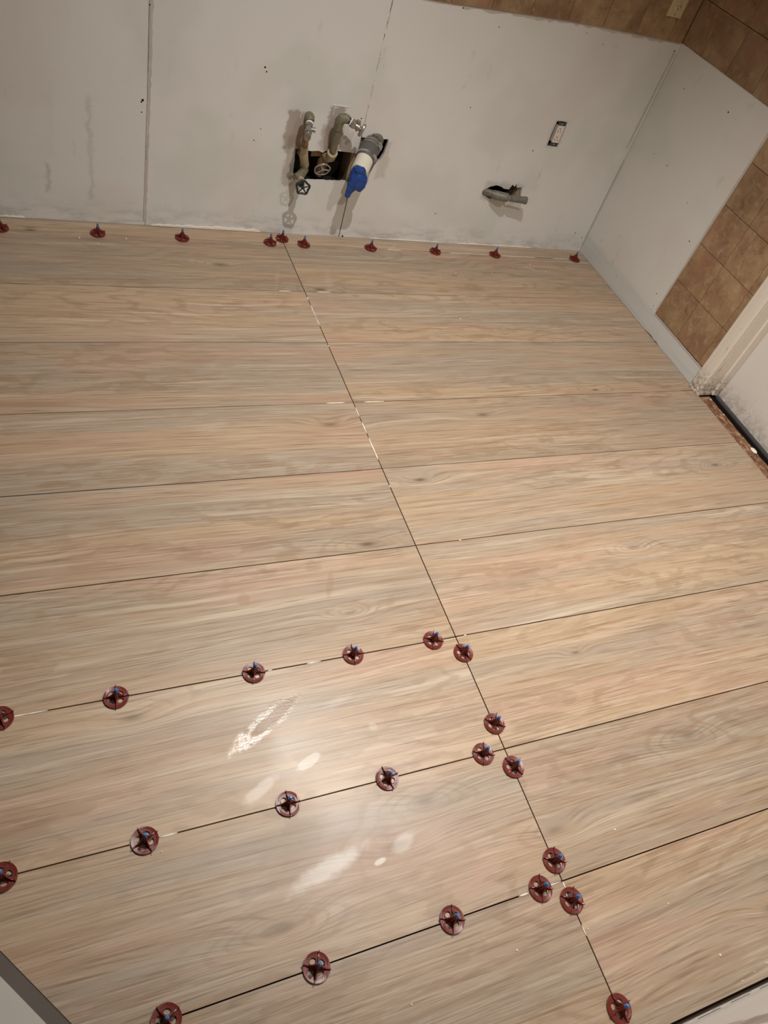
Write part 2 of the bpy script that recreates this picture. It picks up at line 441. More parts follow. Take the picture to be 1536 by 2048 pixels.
for s_ in [(sm,-.43,sm,-.447), (sm,-.48,sm,-.60), (sm,-.712,sm,-.718), (sm,-1.03,sm,-1.075), (sm,-1.10,sm,-1.15), (sm,-1.17,sm,-1.265), (sm,-1.372,sm,-1.38),
           (sm,-2.513,sm,-2.53), (-1.545,-2.512,sm-.004,-2.512), (-1.61,-2.512,-1.585,-2.512), (-2.29,-2.212,-2.255,-2.212), (-2.335,-2.212,-2.345,-2.212),
           (-1.592,-1.006,-1.53,-1.006), (-1.46,-1.006,-1.39,-1.006), (-1.60,-.396,-1.555,-.396), (-1.45,-.396,-1.40,-.396), (-2.55,-1.903,-2.47,-1.903),
           (-2.00,-1.903,-1.99,-1.903), (-1.905,-1.903,-1.87,-1.903), (-1.475,-1.903,-1.468,-1.903), (-1.05,-.078,-.985,-.078), (-.75,-.078,-.55,-.078),
           (-.49,-.078,-.30,-.078), (-.20,-.078,-.11,-.078), (sm,-2.60,sm,-2.62), (-1.36,-1.602,-1.352,-1.602), (-1.555,-.078,-1.52,-.078)]:
    bead(*s_)
# scattered crumbs of dry mortar
b = MB()
for (x, y) in [(-2.29,-2.24),(-2.55,-2.19),(-1.66,-2.60),(-1.49,-2.61),(-1.28,-2.62),(-1.22,-2.74),(-1.05,-2.77),(-1.16,-2.79),(-1.12,-2.785),(-1.0,-2.78),(-1.72,-2.56),
               (-2.02,-2.23),(-.36,-.14),(-.3,-.19),(-2.26,-.11),(-2.2,-.14),(-1.1,-2.37),(-1.53,-.075),(-1.9,-2.62),(-1.32,-2.45),(-2.1,-.10),(-.9,-.55),(-1.2,-2.795),(-1.09,-2.795),(-.6,-.22)]:
    r_ = random.uniform(.0014, .0032); a0 = random.random()
    b.lathe((x, y, .0002), (0, 0, 1), [(0, r_), (r_*.7, r_*.8), (r_*1.1, r_*.3)], 6)
tag(b.build('mortar_crumbs', M['bead']), 'tiny white crumbs of dry mortar scattered on the wood-look tiles', 'crumbs', kind='stuff')

# near left corner: cement strip, white threshold strip and dark stone floor
def strip(o0, o1, z0, z1, name, mat, wob=0.0, parent=None, t0=-2.45, t1=.45):
    n = 24 if wob else 1; P = []; Q = []
    for i in range(n+1):
        k = t0+(t1-t0)*i/n; p = A + D*k
        P.append((p-NRM*(o0+(random.uniform(-wob, wob) if wob else 0)))[:]); Q.append((p-NRM*o1)[:])
    return MB().prism(P+Q[::-1], [], lambda x, y: (x, y, z0), lambda x, y: (x, y, z1)).build(name, mat, parent)
strip(.0, .026, -.0104, -.0018, 'cement_strip', M['cement'], 0, floor)
ts = strip(.0225, .068, -.0100, .0, 'threshold_strip', M['threshold_white'], .0012, floor)
b = MB(); cp = jag((.165, .027), (.195, .043), 8, .0012)
pl = [(A+D*(p[0]-.02)-NRM*(p[1]))[:] for p in cp]; pr = [(A+D*(p[0]-.02+.0012)-NRM*(p[1]-.0006))[:] for p in cp]
b.prism(pl+pr[::-1], [], lambda x, y: (x, y, -.001), lambda x, y: (x, y, .0003)).build('crack', M['hole'], floor)
strip(.071, 2.4, -.0103, -.003, 'stone_slab', M['granite'], 0, floor)

# ------------------------------------------------------------------ back wall
wb = MB().box(-4.7, .15, .10, .15, -.01, 2.44).box(-4.7, 0.0, .013, .10, .93, 2.44).box(-4.7, -.0, .0, .013, 1.24, 2.44).build('wall_back', M['cavity'])
tag(wb, kind='structure')
# light painted skin above the tiles and grout behind them
MB().box(-4.6, 0, -.001, .0, 1.24, 2.44).build('painted_upper_wall', M['drywall'], wb)
MB().box(-4.6, -.0005, .0015, .0125, .917, 1.24).build('grout_bed', M['grout'], wb)
T = lambda x: .889 if x < -1.1 else (.889+(x+1.1)/.3*.013 if x < -.8 else (.902+(x+.8)/.35*.0125 if x < -.45 else .9145))
F0 = lambda x, z: (x, .0, z); F1 = lambda x, z: (x, .0127, z)
def wallsheet(poly, holes=()): return MB().prism(poly, holes, F0, F1).build('drywall_sheet', M['drywall'], wb)
top = lambda x0, x1, n: [(x0+(x1-x0)*i/n, T(x0+(x1-x0)*i/n)+random.uniform(-.0012, .0012)) for i in range(n+1)]
wallsheet([(-3.24, .0008), (-2.022, .0008)] + top(-2.022, -3.24, 4))
wallsheet([(-4.6, .0008), (-3.242, .0008)] + top(-3.242, -4.6, 4))
wallsheet([(-2.0205, .0008), (-1.2460, .0008), (-1.2452, .237)] + jag((-1.2452, .237), (-1.482, .223), 26, .0016)[1:] + jag((-1.482, .223), (-1.491, .343), 8, .001)[1:]
          + [(-1.47, .345), (-1.43, .341), (-1.40, .345), (-1.382, .340), (-1.372, .348), (-1.33, .352), (-1.28, .352), (-1.2450, .350)] + top(-1.2442, -2.0205, 10))
stubhole = [(-.637,.236),(-.632,.262),(-.618,.272),(-.590,.281),(-.566,.277),(-.548,.269),(-.522,.268),(-.513,.290),(-.500,.282),(-.494,.296),(-.487,.279),(-.462,.282),(-.458,.262),(-.447,.232),(-.50,.224),(-.56,.222),(-.60,.220)]
outhole = [(-.4235,.4675),(-.372,.466),(-.3705,.50),(-.3700,.54),(-.3715,.5675),(-.40,.569),(-.4225,.567),(-.4245,.52)]
wallsheet([(-1.2420, .0008), (-.0005, .0008), (-.0005, .9145)] + top(-.0005, -1.2412, 24)[1:] + [(-1.2412, .413)] + jag((-1.2412, .413), (-1.132, .417), 6, .001)[1:]
          + [(-1.131, .40), (-1.136, .360), (-1.146, .335), (-1.160, .322), (-1.172, .290), (-1.190, .262), (-1.222, .247), (-1.2415, .243)], [stubhole, outhole])
# framing seen through the cut-outs
MB().box(-1.262, -1.225, .0135, .098, -.005, .92).build('stud', M['stud'], wb)
MB().box(-.472, -.434, .0135, .098, -.005, .46).build('stud', M['stud'], wb)
MB().box(-3.0, -1.262, .0135, .098, -.0095, .03).build('bottom_plate', M['stud'], wb)
def ribbon(pts, w, wallfn, name, mat, parent, h=.0015, jit=.35):
    L = []; Rr = []
    for i, (a, z) in enumerate(pts):
        ww = w*(1+random.uniform(-jit, jit)); L.append((a-ww, z)); Rr.append((a+ww, z))
    return MB().prism(L+Rr[::-1], [], lambda a, z: wallfn(a, z, .0), lambda a, z: wallfn(a, z, -h)).build(name, mat, parent)
WBF = lambda a, z, h: (a, h, z)
def vline(x0, x1, z0, z1, n, amp): return [(x0+(x1-x0)*i/n+random.uniform(-amp, amp), z0+(z1-z0)*i/n) for i in range(n+1)]
ribbon(vline(-2.0265, -2.014, .02, .889, 60, .0006), .0016, WBF, 'joint_bead', M['plaster_grey'], wb, .0022)
ribbon(vline(-2.0200, -2.010, .02, .87, 60, .001), .0035, WBF, 'joint_tape', M['plaster_grey'], wb, .0008, .5)
for (z0, z1) in ((.45, .53), (.56, .60), (.66, .70), (.78, .885)):
    k0, k1 = (z0-.44)/.445, (z1-.44)/.445
    ribbon(vline(-1.2448+.0043*k0, -1.2448+.0043*k1, z0, z1, 16, .0008), .0012, WBF, 'joint_bead', M['plaster_grey'], wb, .0012, .7)
ribbon(vline(-1.2445, -1.2405, .42, .885, 60, .001), .0022, WBF, 'joint_fill', M['drywall'], wb, .0006, .5)
ribbon(vline(-.0150, -.0105, .45, .885, 30, .0004), .0018, WBF, 'corner_tape', M['plaster'], wb, .0026)
ribbon(vline(-.0210, -.0165, .50, .885, 30, .0004), .0032, WBF, 'corner_tape', M['plaster_grey'], wb, .0012)
ribbon(vline(-.0050, -.0050, .03, .45, 30, .0004), .0016, WBF, 'corner_tape', M['plaster_grey'], wb, .0016)
def hstrip(x0, x1, z0, z1, n, name, mat, h=.003):
    lo = [(x0+(x1-x0)*i/n, z0) for i in range(n+1)]; hi = [(x, z1*random.uniform(.45, 1)) for x, _ in lo]; hi[0] = (x0, z0+.001); hi[-1] = (x1, z0+.001)
    return MB().prism(lo+hi[::-1], [], lambda a, z: (a, 0.0, z), lambda a, z: (a, -h, z)).build(name, mat, wb)
hstrip(-2.00, -1.58, .0015, .013, 30, 'plaster_patch', M['bright']); hstrip(-2.51, -2.43, .0015, .008, 8, 'plaster_patch', M['bright'])
hstrip(-1.10, -.75, .0015, .006, 20, 'plaster_patch', M['bright'], .002); hstrip(-.68, -.28, .0015, .007, 20, 'plaster_patch', M['bright'], .002)
# ragged compound line along the top edge of the sheets
pts = [(-1.35+1.34*i/70, 0) for i in range(71)]
lo = [(x, T(x)-.004-random.uniform(0, .010)*(1 if -1.0 < x < -.1 else .3)) for x, _ in pts]; hi = [(x, T(x)+.001) for x, _ in pts]
MB().prism(lo+hi[::-1], [], lambda a, z: (a, 0.0, z), lambda a, z: (a, -.0013, z)).build('plaster_edge', M['plaster_grey'], wb)
for (x, z, r_) in [(-1.642,.604,.0032),(-1.635,.591,.0026),(-2.036,.449,.0042),(-2.040,.443,.0028),(-2.039,.41,.0022),(-2.5,.358,.0025),(-1.649,.358,.0022),(-1.26,.48,.0026),
                   (-.83,.571,.0022),(-.835,.134,.0022),(-.828,.133,.0016),(-.018,.884,.0038),(-.98,.885,.003),(-.82,.85,.002),(-.48,.44,.0028),(-.075,.092,.0026),(-.025,.07,.0026),
                   (-2.02,.73,.0022),(-1.63,.40,.0018),(-.45,.885,.0018),(-.36,.86,.0018),(-1.228,.004,.004)]:
    MB().lathe((x, .001, z), (0, -1, 0), [(0, r_), (.0013, r_)], 7).build('screw_hole', M['hole'], wb)

# small raised drips of compound above the pipes
for (x, z0, z1) in [(-1.492, .452, .484), (-1.372, .478, .512)]:
    ribbon(vline(x, x+.002, z0, z1, 6, .0004), .0013, WBF, 'plaster_drip', M['plaster'], wb, .0018)
MB().obox((-1.350, -.001, .5135), (1, 0, 0), (0, 1, 0), (0, 0, 1), .030, .0012, .0013).build('plaster_drip', M['plaster'], wb)

# tiles above the back drywall
def tile_xz(x0, x1, z0, z1):
    p = [(x0+.001, max(z0, T(x0)+.0015 if z0 < .93 else z0)), (x1-.001, max(z0 if z0 > .93 else 0, T(x1)+.0015 if z0 < .93 else z0)), (x1-.001, z1-.001), (x0+.001, z1-.001)]
    if z0 > .93: p[0] = (x0+.001, z0+.001); p[1] = (x1-.001, z0+.001)
    return MB().prism(p, [], lambda x, z: (x, .003, z), lambda x, z: (x, -.0065, z)).build('tile', M['tile'], wb, bevel=.0008)
xs = [-.0065, -.081, -.240, -.398]
while xs[-1] > -4.4: xs.append(xs[-1]-.159)
for i in range(len(xs)-1): tile_xz(xs[i+1], xs[i], .885, 1.075)
for i in range(len(xs)-1): tile_xz(xs[i+1], xs[i], 1.075, 1.237)

# ------------------------------------------------------------------ right wall
# backing with door opening (y -1.04 .. -1.86)
Yd0, Yd1 = -1.04, -1.86
wr = MB().box(.013, .13, Yd0+.015, .10, -.01, 2.44).box(.013, .13, -3.0, Yd1-.015, -.01, 2.44).box(.013, .13, Yd1, Yd0, 2.06, 2.44).build('wall_right', M['grout'])
tag(wr, kind='structure')
G0 = lambda y, z: (.0, y, z); G1 = lambda y, z: (.013, y, z)
rt = lambda y0, y1, n: [(y0+(y1-y0)*i/n, .9175+random.uniform(-.001, .001)) for i in range(n+1)]
MB().prism([(-.0005, .0008), (-.60, .0010), (-.64, .0045), (-.66, .006), (-.68, .002), (-.70, .005), (-.72, .0010), (-.975, .0008), (-.975, .086), (-.80, .090), (-.6145, .0925), (-.6145, .30), (-.622, .60), (-.630, .9165)] + rt(-.630, -.0005, 12)[1:], [], G0, G1).build('drywall_sheet', M['drywall_right'], wr)
MB().box(.0, .013, -3.0, Yd1-.06, .0, 2.44).build('drywall_sheet', M['drywall_right'], wr)
MB().box(.0, .013, -1.92, 0.0, 1.57, 2.44).build('drywall_sheet', M['drywall_right'], wr)
MB().box(.0035, .013, -.98, -.632, .09, 1.57).box(.0035, .013, -.632, 0, .919, 1.57).build('grout_bed', M['grout'], wr)
def tile_yz(y0, y1, z0, z1, lean=False):
    q = lambda y, z: (y - (0.0), z)
    p = [(y0+.001, z0+.001), (y1-.001, z0+.001), (y1-.001, z1-.001), (y0+.001, z1-.001)]
    if lean: # left edge follows the drywall edge
        f = lambda z: -.6145-.0155*(z-.09)/.83-.0012
        p[1] = (f(z0), z0+.001); p[2] = (f(z1), z1-.001)
    return MB().prism(p, [], lambda y, z: (-.006, y, z), lambda y, z: (.004, y, z)).build('tile', M['tile'], wr, bevel=.0008)
Z = [.093, .262, .427, .591, .755, .919]
for i in range(5):
    tile_yz(-.780, -.62, Z[i], Z[i+1], True); tile_yz(-.944, -.780, Z[i], Z[i+1]); tile_yz(-.9755, -.944, Z[i], Z[i+1])
ys = [-.0065, -.133, -.297, -.461, -.625, -.789, -.9755]
for i in range(len(ys)-1): tile_yz(ys[i+1], ys[i], .919, 1.074)
ys2 = [-.0065, -.118, -.280, -.442, -.606, -.770, -.934, -.9755]
for k in range(3):
    for i in range(len(ys2)-1): tile_yz((ys2 if k % 2 == 0 else ys)[min(i+1, 6 if k % 2 else 7)], (ys2 if k % 2 == 0 else ys)[min(i, 5 if k % 2 else 6)], 1.074+k*.164, 1.074+(k+1)*.164) if not (k % 2 and i > 5) else None
# bevelled compound along the tile edge and dark gap under the wall
RF = lambda a, z, h: (h, a, z)
ribbon(vline(-.606, -.620, .10, .91, 30, .0008), .0028, RF, 'plaster_edge', M['plaster_grey'], wr, .0008, .4)
pts = [(-.61-.36*i/24) for i in range(25)]
MB().prism([(y, .0815) for y in pts]+[(y, .0885+random.uniform(-.001, .0015)) for y in pts[::-1]], [], lambda y, z: (.0, y, z), lambda y, z: (-.002, y, z)).build('plaster_edge', M['plaster_grey'], wr)
for (y, z, r_) in [(-.13,.80,.0022),(-.40,.83,.0032),(-.10,.12,.002),(-.15,.55,.002),(-.565,.40,.0028),(-.56,.15,.0025),(-.25,.55,.0025),(-.2,.2,.0018),(-.58,.103,.002),(-.45,.50,.0018),(-.3,.06,.002)]:
    MB().lathe((.001, y, z), (-1, 0, 0), [(0, r_), (.0013, r_)], 7).build('screw_hole', M['hole'], wr)
# door casing, fluted
prof = [(-.9745,.0),(-.9745,-.010),(-.980,-.014),(-.990,-.0145),(-.9915,-.011),(-.9935,-.011),(-.995,-.0155),(-1.008,-.017),(-1.010,-.0135),(-1.0125,-.0135),(-1.014,-.018),(-1.022,-.0185),(-1.0235,-.015),(-1.026,-.015),(-1.0275,-.019),(-1.036,-.0185),(-1.0395,-.015),(-1.0395,.0)]
def vprism(poly, z0, z1, name, mat, parent=None):
    return MB().prism(poly, [], lambda y, x: (x, y, z0), lambda y, x: (x, y, z1)).build(name, mat, parent)
tr = vprism(prof, .001, 2.08, 'trim_1', M['casing']); tag(tr, kind='structure')
prof2 = [(-2*1.45-p[0], p[1]) for p in prof]
tag(vprism(prof2, .001, 2.08, 'trim_2', M['casing']), kind='structure')
# jambs with stop
j = MB().box(.0, .150, Yd0, Yd0+.014, .004, 2.05).build('trim_3', M['casing']); tag(j, kind='structure')
MB().box(.052, .088, Yd0-.011, Yd0, .010, 2.05).build('door_stop', M['casing'], j, bevel=.002)
j2 = MB().box(.0, .150, Yd1-.014, Yd1, .004, 2.05).build('trim_4', M['casing']); tag(j2, kind='structure')
tag(MB().box(-.019, .150, -1.92, -.98, 2.05, 2.11).build('trim_5', M['casing']), kind='structure')
dr = MB().box(.0905, .130, Yd1+.003, Yd0-.003, .006, 2.045).build('door_1', M['door'], bevel=.001); tag(dr, kind='structure')
# weathered sill
b = MB(); n = 60
for (xa, xb, h) in ((-.004, .052, -.003),):
    P = [(xa+random.uniform(-.001, .0025), Yd0-.002-(Yd0-Yd1-.004)*i/n) for i in range(n+1)]; Q = [(xb+random.uniform(-.0025, .002), p[1]) for p in P]
    b.prism(P+Q[::-1], [], lambda x, y: (x, y, -.0105), lambda x, y: (x, y, h))
sill = b.build('trim_6', M['rotten']); tag(sill, 'weathered bare wood sill with paint flecks under the white door', kind='structure')
MB().box(.03, .088, Yd1+.01, Yd0-.006, -.0105, -.009).build('sill_gap', M['hole'], sill)
b = MB().lathe((.045, -1.352, -.0025), (0, 0, 1), [(0, .010), (.002, .0115), (.004, .008), (.0045, .002)], 11)
for v in b.bm.verts: v.co.y = -1.352+(v.co.y+1.352)*1.5 + random.uniform(-.001, .001); v.co.x += random.uniform(-.001, .001)
tag(b.build('plaster_chip', M['bright'], smooth=True), 'bright white plaster chip lying on the weathered door sill', 'chip')

# ------------------------------------------------------------------ front wall, left wall, ceiling (mostly outside the frame)
wf = MB().box(-2.215, .15, -2.93, -2.832, -.01, 2.44).build('wall_front', M['cavity']); tag(wf, kind='structure')
bot = jag((-2.21, .008), (-.0005, .008), 120, .0040)
MB().prism(bot+[(-.0005, 2.44), (-2.21, 2.44)], [], lambda x, z: (x, -2.8170, z), lambda x, z: (x, -2.832, z)).build('drywall_sheet', M['drywall'], wf)
# torn paper lip at its foot
lo = jag((-2.0, .0035), (-.3, .0035), 130, .003); hi = jag((-2.0, .020), (-.3, .022), 130, .006)
MB().prism(lo+hi[::-1], [], lambda x, z: (x, -2.8148, z), lambda x, z: (x, -2.8169, z)).build('torn_paper', M['plaster_grey'], wf)
for (x0, x1) in [(-1.36,-1.30),(-1.27,-1.22),(-1.19,-1.13),(-1.5,-1.42),(-1.09,-1.0)]:
    a = jag((x0, .0262), (x1, .0275), 14, .0022)
    MB().prism(a+[(p[0], p[1]+.0010) for p in a[::-1]], [], lambda x, z: (x, -2.8169, z), lambda x, z: (x, -2.8162, z)).build('crack', M['hole'], wf)
wl = MB().box(-4.7, -4.6, -3.6, .10, -.01, 2.44).build('wall_left', M['drywall']); tag(wl, kind='structure')
ce = MB().box(-4.7, .15, -3.6, .15, 2.44, 2.5).build('ceiling', M['drywall_right']); tag(ce, kind='structure')

# ------------------------------------------------------------------ levelling clips
clip_root = None
def make_clip():
    root = empty('leveling_clip', (0, 0, 0))
    b = MB(); seg = 48
    def holes_r(a):  # four round windows between the fins
        return None
    # saucer: upper surface profile, windows cut as holes in a flat polygon mapped onto the saucer
    outer = [(.0258*math.cos(2*math.pi*k/seg), .0258*math.sin(2*math.pi*k/seg)) for k in range(seg)]
    hs = []
    for k in range(4):
        a = math.radians(45+90*k); cx, cy = .0124*math.cos(a), .0124*math.sin(a)
        h = []
        for q in range(12):
            t_ = 2*math.pi*q/12; u = .0050*math.cos(t_); v = .0064*math.sin(t_)
            h.append((cx+u*math.cos(a)-v*math.sin(a), cy+u*math.sin(a)+v*math.cos(a)))
        hs.append(h)
    ring = [(.0205*math.cos(2*math.pi*(k+.5)/24), .0205*math.sin(2*math.pi*(k+.5)/24)) for k in range(24)]
    zt = lambda r: .0046 if r > .0245 else (.0036+.0010*(r-.0205)/.004 if r > .0205 else (.0026+.0010*max(0, r-.008)/.0125))
    # inner dish
    b.prism(ring, hs, lambda x, y: (x, y, .0006), lambda x, y: (x, y, zt(math.hypot(x, y))))
    # outer rim
    b.prism(outer, [ring[::-1]], lambda x, y: (x, y, .0002), lambda x, y: (x, y, zt(math.hypot(x, y))))
    disc = b.build('rim_plate', M['red'], root)
    hub = MB().lathe((0, 0, .002), (0, 0, 1), [(0, .0062), (.005, .0050), (.016, .0046), (.0275, .0046), (.0280, .0041)], 16).build('hub', M['red'], root, True)
    for k in range(4):
        a = math.radians(90*k); ca, sa = math.cos(a), math.sin(a)
        pr = [(.004, .002), (.0262, .0030), (.0274, .0090), (.0250, .0090), (.0210, .0078), (.0165, .0086), (.0115, .0122), (.0078, .0190), (.004, .0285)]
        f = MB().prism(pr, [], lambda r_, z: (r_*ca-.0008*sa, r_*sa+.0008*ca, z), lambda r_, z: (r_*ca+.0008*sa, r_*sa-.0008*ca, z)).build('fin', M['red'], root)
    dm = MB().lathe((.0198*math.cos(.98), .0198*math.sin(.98), .0034), (0, 0, 1), [(0, .0016), (.0006, .0014)], 8).build('dimple', M['red'], root)
    pr = []
    for i in range(12):
        pr += [(i*.00075, .0036), (i*.00075+.00035, .0030)]
    pr += [(.0092, .0031), (.0104, .0027), (.0110, .0014)]
    st = MB().lathe((0, 0, .0300), (0, 0, 1), pr, 14).build('threaded_stud', M['blue'], root, False)
    sp = MB().box(-.0135, .0135, -.0009, .0009, -.008, .0024).box(-.0105, -.0085, -.0035, .0035, .0005, .0016).box(.0085, .0105, -.0035, .0035, .0005, .0016).build('strap', M['strap'], root)
    return root
ON_ROW, ON_SEAM = 0, 90
g1 = 'levelling clips along the upper front joint'; g2 = 'levelling clips along the middle front joint'; g3 = 'levelling clips along the lowest front joint'
g4 = 'levelling clips along the long cross joint'; g5 = 'levelling clips along the joint by the back wall'
CL = [
 (-2.558,-1.903,20,0,'red levelling clip cut by left picture edge, on highest of three front joints',g1),
 (-2.335,-1.903,86,0,'leftmost fully visible red levelling clip on the highest front joint',g1),
 (-2.034,-1.903,76,0,'red levelling clip just above the wet glossy streak, on the highest front joint',g1),
 (-1.787,-1.903,84,0,'red levelling clip on highest front joint, second to the left of the cross joint',g1),
 (-1.567,-1.903,67,0,'red levelling clip on highest front joint, immediately left of the cross joint',g1),
 (-1.500,-1.953,26,1,'red levelling clip on the cross joint just below where the highest front joint meets it',g4),
 (-1.500,-2.149,55,1,'red levelling clip on the cross joint just above the middle front joint',g4),
 (-1.560,-2.212,67,0,'red levelling clip on the middle front joint right beside the cross joint',g2),
 (-1.500,-2.258,29,1,'red levelling clip on the cross joint just below the middle front joint',g4),
 (-1.805,-2.212,11,0,'red levelling clip on middle front joint, second to the left of the cross joint',g2),
 (-2.031,-2.212,87,0,'red levelling clip on middle front joint, just right of the pale painted highlights',g2),
 (-2.317,-2.212,23,0,'red levelling clip on middle front joint with a white mortar bead at its right',g2),
 (-2.563,-2.212,59,0,'red levelling clip cut by left picture edge, on the middle front joint',g2),
 (-1.500,-2.470,66,1,'red levelling clip on the cross joint just above the lowest front joint',g4),
 (-1.558,-2.512,72,0,'red levelling clip on lowest front joint right beside the cross joint and white mortar',g3),
 (-1.500,-2.552,55,1,'red levelling clip on the cross joint just below the lowest front joint',g4),
 (-1.770,-2.512,71,0,'red levelling clip on lowest front joint, second to the left of the cross joint',g3),
 (-2.054,-2.512,65,0,'red levelling clip on lowest front joint, third to the left of the cross joint',g3),
 (-2.322,-2.512,29,0,'red levelling clip cut by the bottom picture edge, left end of the lowest front joint',g3),
 (-1.500,-2.752,11,1,'red levelling clip at the bottom picture edge, lowest one on the cross joint',g4),
 (-2.509,-.078,40,0,'small red levelling clip cut by left picture edge, at the foot of the back wall',g5),
 (-2.195,-.078,20,0,'leftmost fully visible red levelling clip by the back wall, left of the wall seam',g5),
 (-1.897,-.078,65,0,'red levelling clip by the back wall, first to the right of left wall seam',g5),
 (-1.557,-.078,10,0,'red levelling clip by back wall, left one of the close pair under the handwheel',g5),
 (-1.500,-.046,35,1,'red levelling clip nearest the back wall, at the far end of the cross joint',g4),
 (-1.418,-.078,50,0,'red levelling clip by the back wall, first to the right of the cross joint',g5),
 (-1.126,-.078,75,0,'red levelling clip by the back wall, first to the right of the drain pipe',g5),
 (-.821,-.078,15,0,'red levelling clip by the back wall, halfway between drain pipe and capped stub pipe',g5),
 (-.518,-.078,55,0,'red levelling clip by the back wall, below the capped stub pipe',g5),
 (-.076,-.078,30,0,'red levelling clip in the far right corner of the floor',g5)]
proto = make_clip(); pk = list(proto.children)
for i, (x, y, an, sm_, lab, gp) in enumerate(CL):
    if i == 0: r = proto; kids = pk
    else:
        r = proto.copy(); COL.objects.link(r); kids = []
        for ch in pk:
            q = ch.copy(); COL.objects.link(q); q.parent = r; kids.append(q)
    r.location = (x, y, .0004)
    r.rotation_euler = (0, 0, math.radians(an))
    for q in kids:
        if q.name.startswith('strap'): q.rotation_euler = (0, 0, math.radians((90 if sm_ else 0)-an))
    tag(r, lab, 'clip', gp)

# ------------------------------------------------------------------ plumbing
def along(a, b, k): return tuple(Vector(a).lerp(Vector(b), k))
def hexnut(o, axis, r_, h): return MB().lathe(o, axis, [(0, r_*.92), (h*.12, r_), (h*.88, r_), (h, r_*.92)], 6)
def oval_handle(cen, axis, u, ru, rv, th, name, mat):
    axis = Vector(axis).normalized(); u = Vector(u); u = (u-axis*u.dot(axis)).normalized(); w = axis.cross(u); cen = Vector(cen)
    b = MB(); rings = []
    for t_, k in ((-th, .80), (-th*.6, .97), (0, 1), (th*.6, .97), (th, .80), (th*.8, .5)):
        rings.append([b.bm.verts.new(cen+axis*t_+(u*math.cos(a)*ru+w*math.sin(a)*rv)*k) for a in [2*math.pi*i/24 for i in range(24)]])
    for i in range(len(rings)-1):
        for k in range(24): b.bm.faces.new((rings[i][k], rings[i][(k+1) % 24], rings[i+1][(k+1) % 24], rings[i+1][k]))
    b.bm.faces.new(rings[0][::-1]); b.bm.faces.new(rings[-1])
    return b.build(name, mat, None, True)
# --- left riser (A) with gate valve
ra = empty('water_supply_pipe', (-1.46, .0, .28))
a0 = (-1.437, .030, .262); a1 = (-1.446, -.004, .290); a2 = (-1.463, -.026, .330); a3 = (-1.473, -.042, .40); a4 = (-1.478, -.050, .474)
keep(MB().tube([(-1.478, .06, .36), (-1.474, .02, .335), a2], [.013, .014, .015], 14, True, .04).build('branch_pipe', M['copper'], None, True), ra)
keep(MB().tube([a0, a1, along(a1, a2, .5), a2, (-1.468, -.033, .355), (-1.471, -.038, .372)], [.015, .0165, .0155, .0165, .015, .0125], 16, True, .06).build('lower_elbow', M['crust'], None, True), ra)
keep(MB().tube([a2, a3, (-1.476, -.046, .44), a4], [.0115, .0115, .0115, .0125], 16, True, .05).build('riser', M['copper'], None, True), ra)
keep(MB().tube([(-1.477, -.048, .452), (-1.478, -.049, .462), (-1.478, -.051, .476), (-1.479, -.058, .488), (-1.481, -.070, .490), (-1.483, -.080, .485), (-1.483, -.084, .482)], [.0155, .0160, .0165, .0168, .0165, .016, .0150], 18).build('top_elbow', M['brass'], None, True), ra)
ax = Vector((-.012, -.036, -.020)).normalized(); e0 = Vector((-1.483, -.082, .483))
keep(MB().lathe(e0, ax, [(0, .0118), (.014, .0118)], 16).build('nipple', M['steel'], None, True), ra)
keep(MB().lathe(e0+ax*.008, ax, [(0, .0128), (.001, .0136), (.005, .0136), (.006, .0128)], 18).build('thread_tape', M['tape'], None, True), ra)
sv = hexnut(e0+ax*.014, ax, .0140, .012).lathe(e0+ax*.026, ax, [(0, .0105), (.016, .0115), (.018, .0135), (.024, .0135), (.026, .009), (.033, .007)], 18)
keep(sv.build('angle_stop', M['steel'], None, True), ra)
keep(oval_handle(e0+ax*.066, ax, (0, 0, 1), .021, .012, .005, 'oval_handle', M['steel']), ra)
keep(MB().lathe(e0+ax*.034, Vector((.9, -.3, .05)), [(0, .007), (.016, .007), (.017, .0085), (.024, .0085), (.024, .005)], 14).build('outlet', M['steel'], None, True), ra)
tag(ra, 'crusted brown supply pipe at far left of the cut-out, with dark handwheel valve below', 'pipe', 'water supply pipes in the wall cut-out')
# gate valve
vb = Vector((-1.446, -.006, .272)); ve = Vector((-1.478, -.058, .250)); vd = Vector((-.10, -.99, .12)).normalized()
va = Vector((-1.469, -.036, .246))
gv = MB().lathe(va, vd, [(-.012, .014), (.0, .0185), (.016, .0185), (.020, .0150)], 14)
keep(gv.build('valve_body', M['crust'], None, True), ra)
keep(MB().tube([(-1.436, .006, .268), (-1.454, -.016, .264), (-1.472, -.036, .258), (-1.490, -.044, .258)], [.013, .0165, .0165, .013], 14, True, .03).build('valve_port', M['brass'], None, True), ra)
keep(hexnut(va+vd*.030, vd, .0155, .012).build('union_nut', M['steel'], None, True), ra)
keep(MB().lathe(va+vd*.042, vd, [(0, .012), (.012, .0105), (.014, .005), (.036, .004)], 14).build('bonnet', M['iron'], None, True), ra)
wc = va+vd*.078
keep(MB().torus(wc, vd, .0235, .0042, 40, 8, .10, 5).build('handwheel', M['iron'], None, True), ra)
hw = MB().lathe(wc-vd*.004, vd, [(0, .006), (.008, .006), (.009, .003)], 10)
up = Vector((0, 0, 1)); u_ = (up-vd*up.dot(vd)).normalized(); w_ = vd.cross(u_)
for k in range(5):
    a = 2*math.pi*k/5; e = u_*math.cos(a)+w_*math.sin(a); hw.tube([wc+e*.004, wc+e*.0245], [.0028, .0024], 6)
keep(hw.build('spokes', M['iron'], None, True), ra)
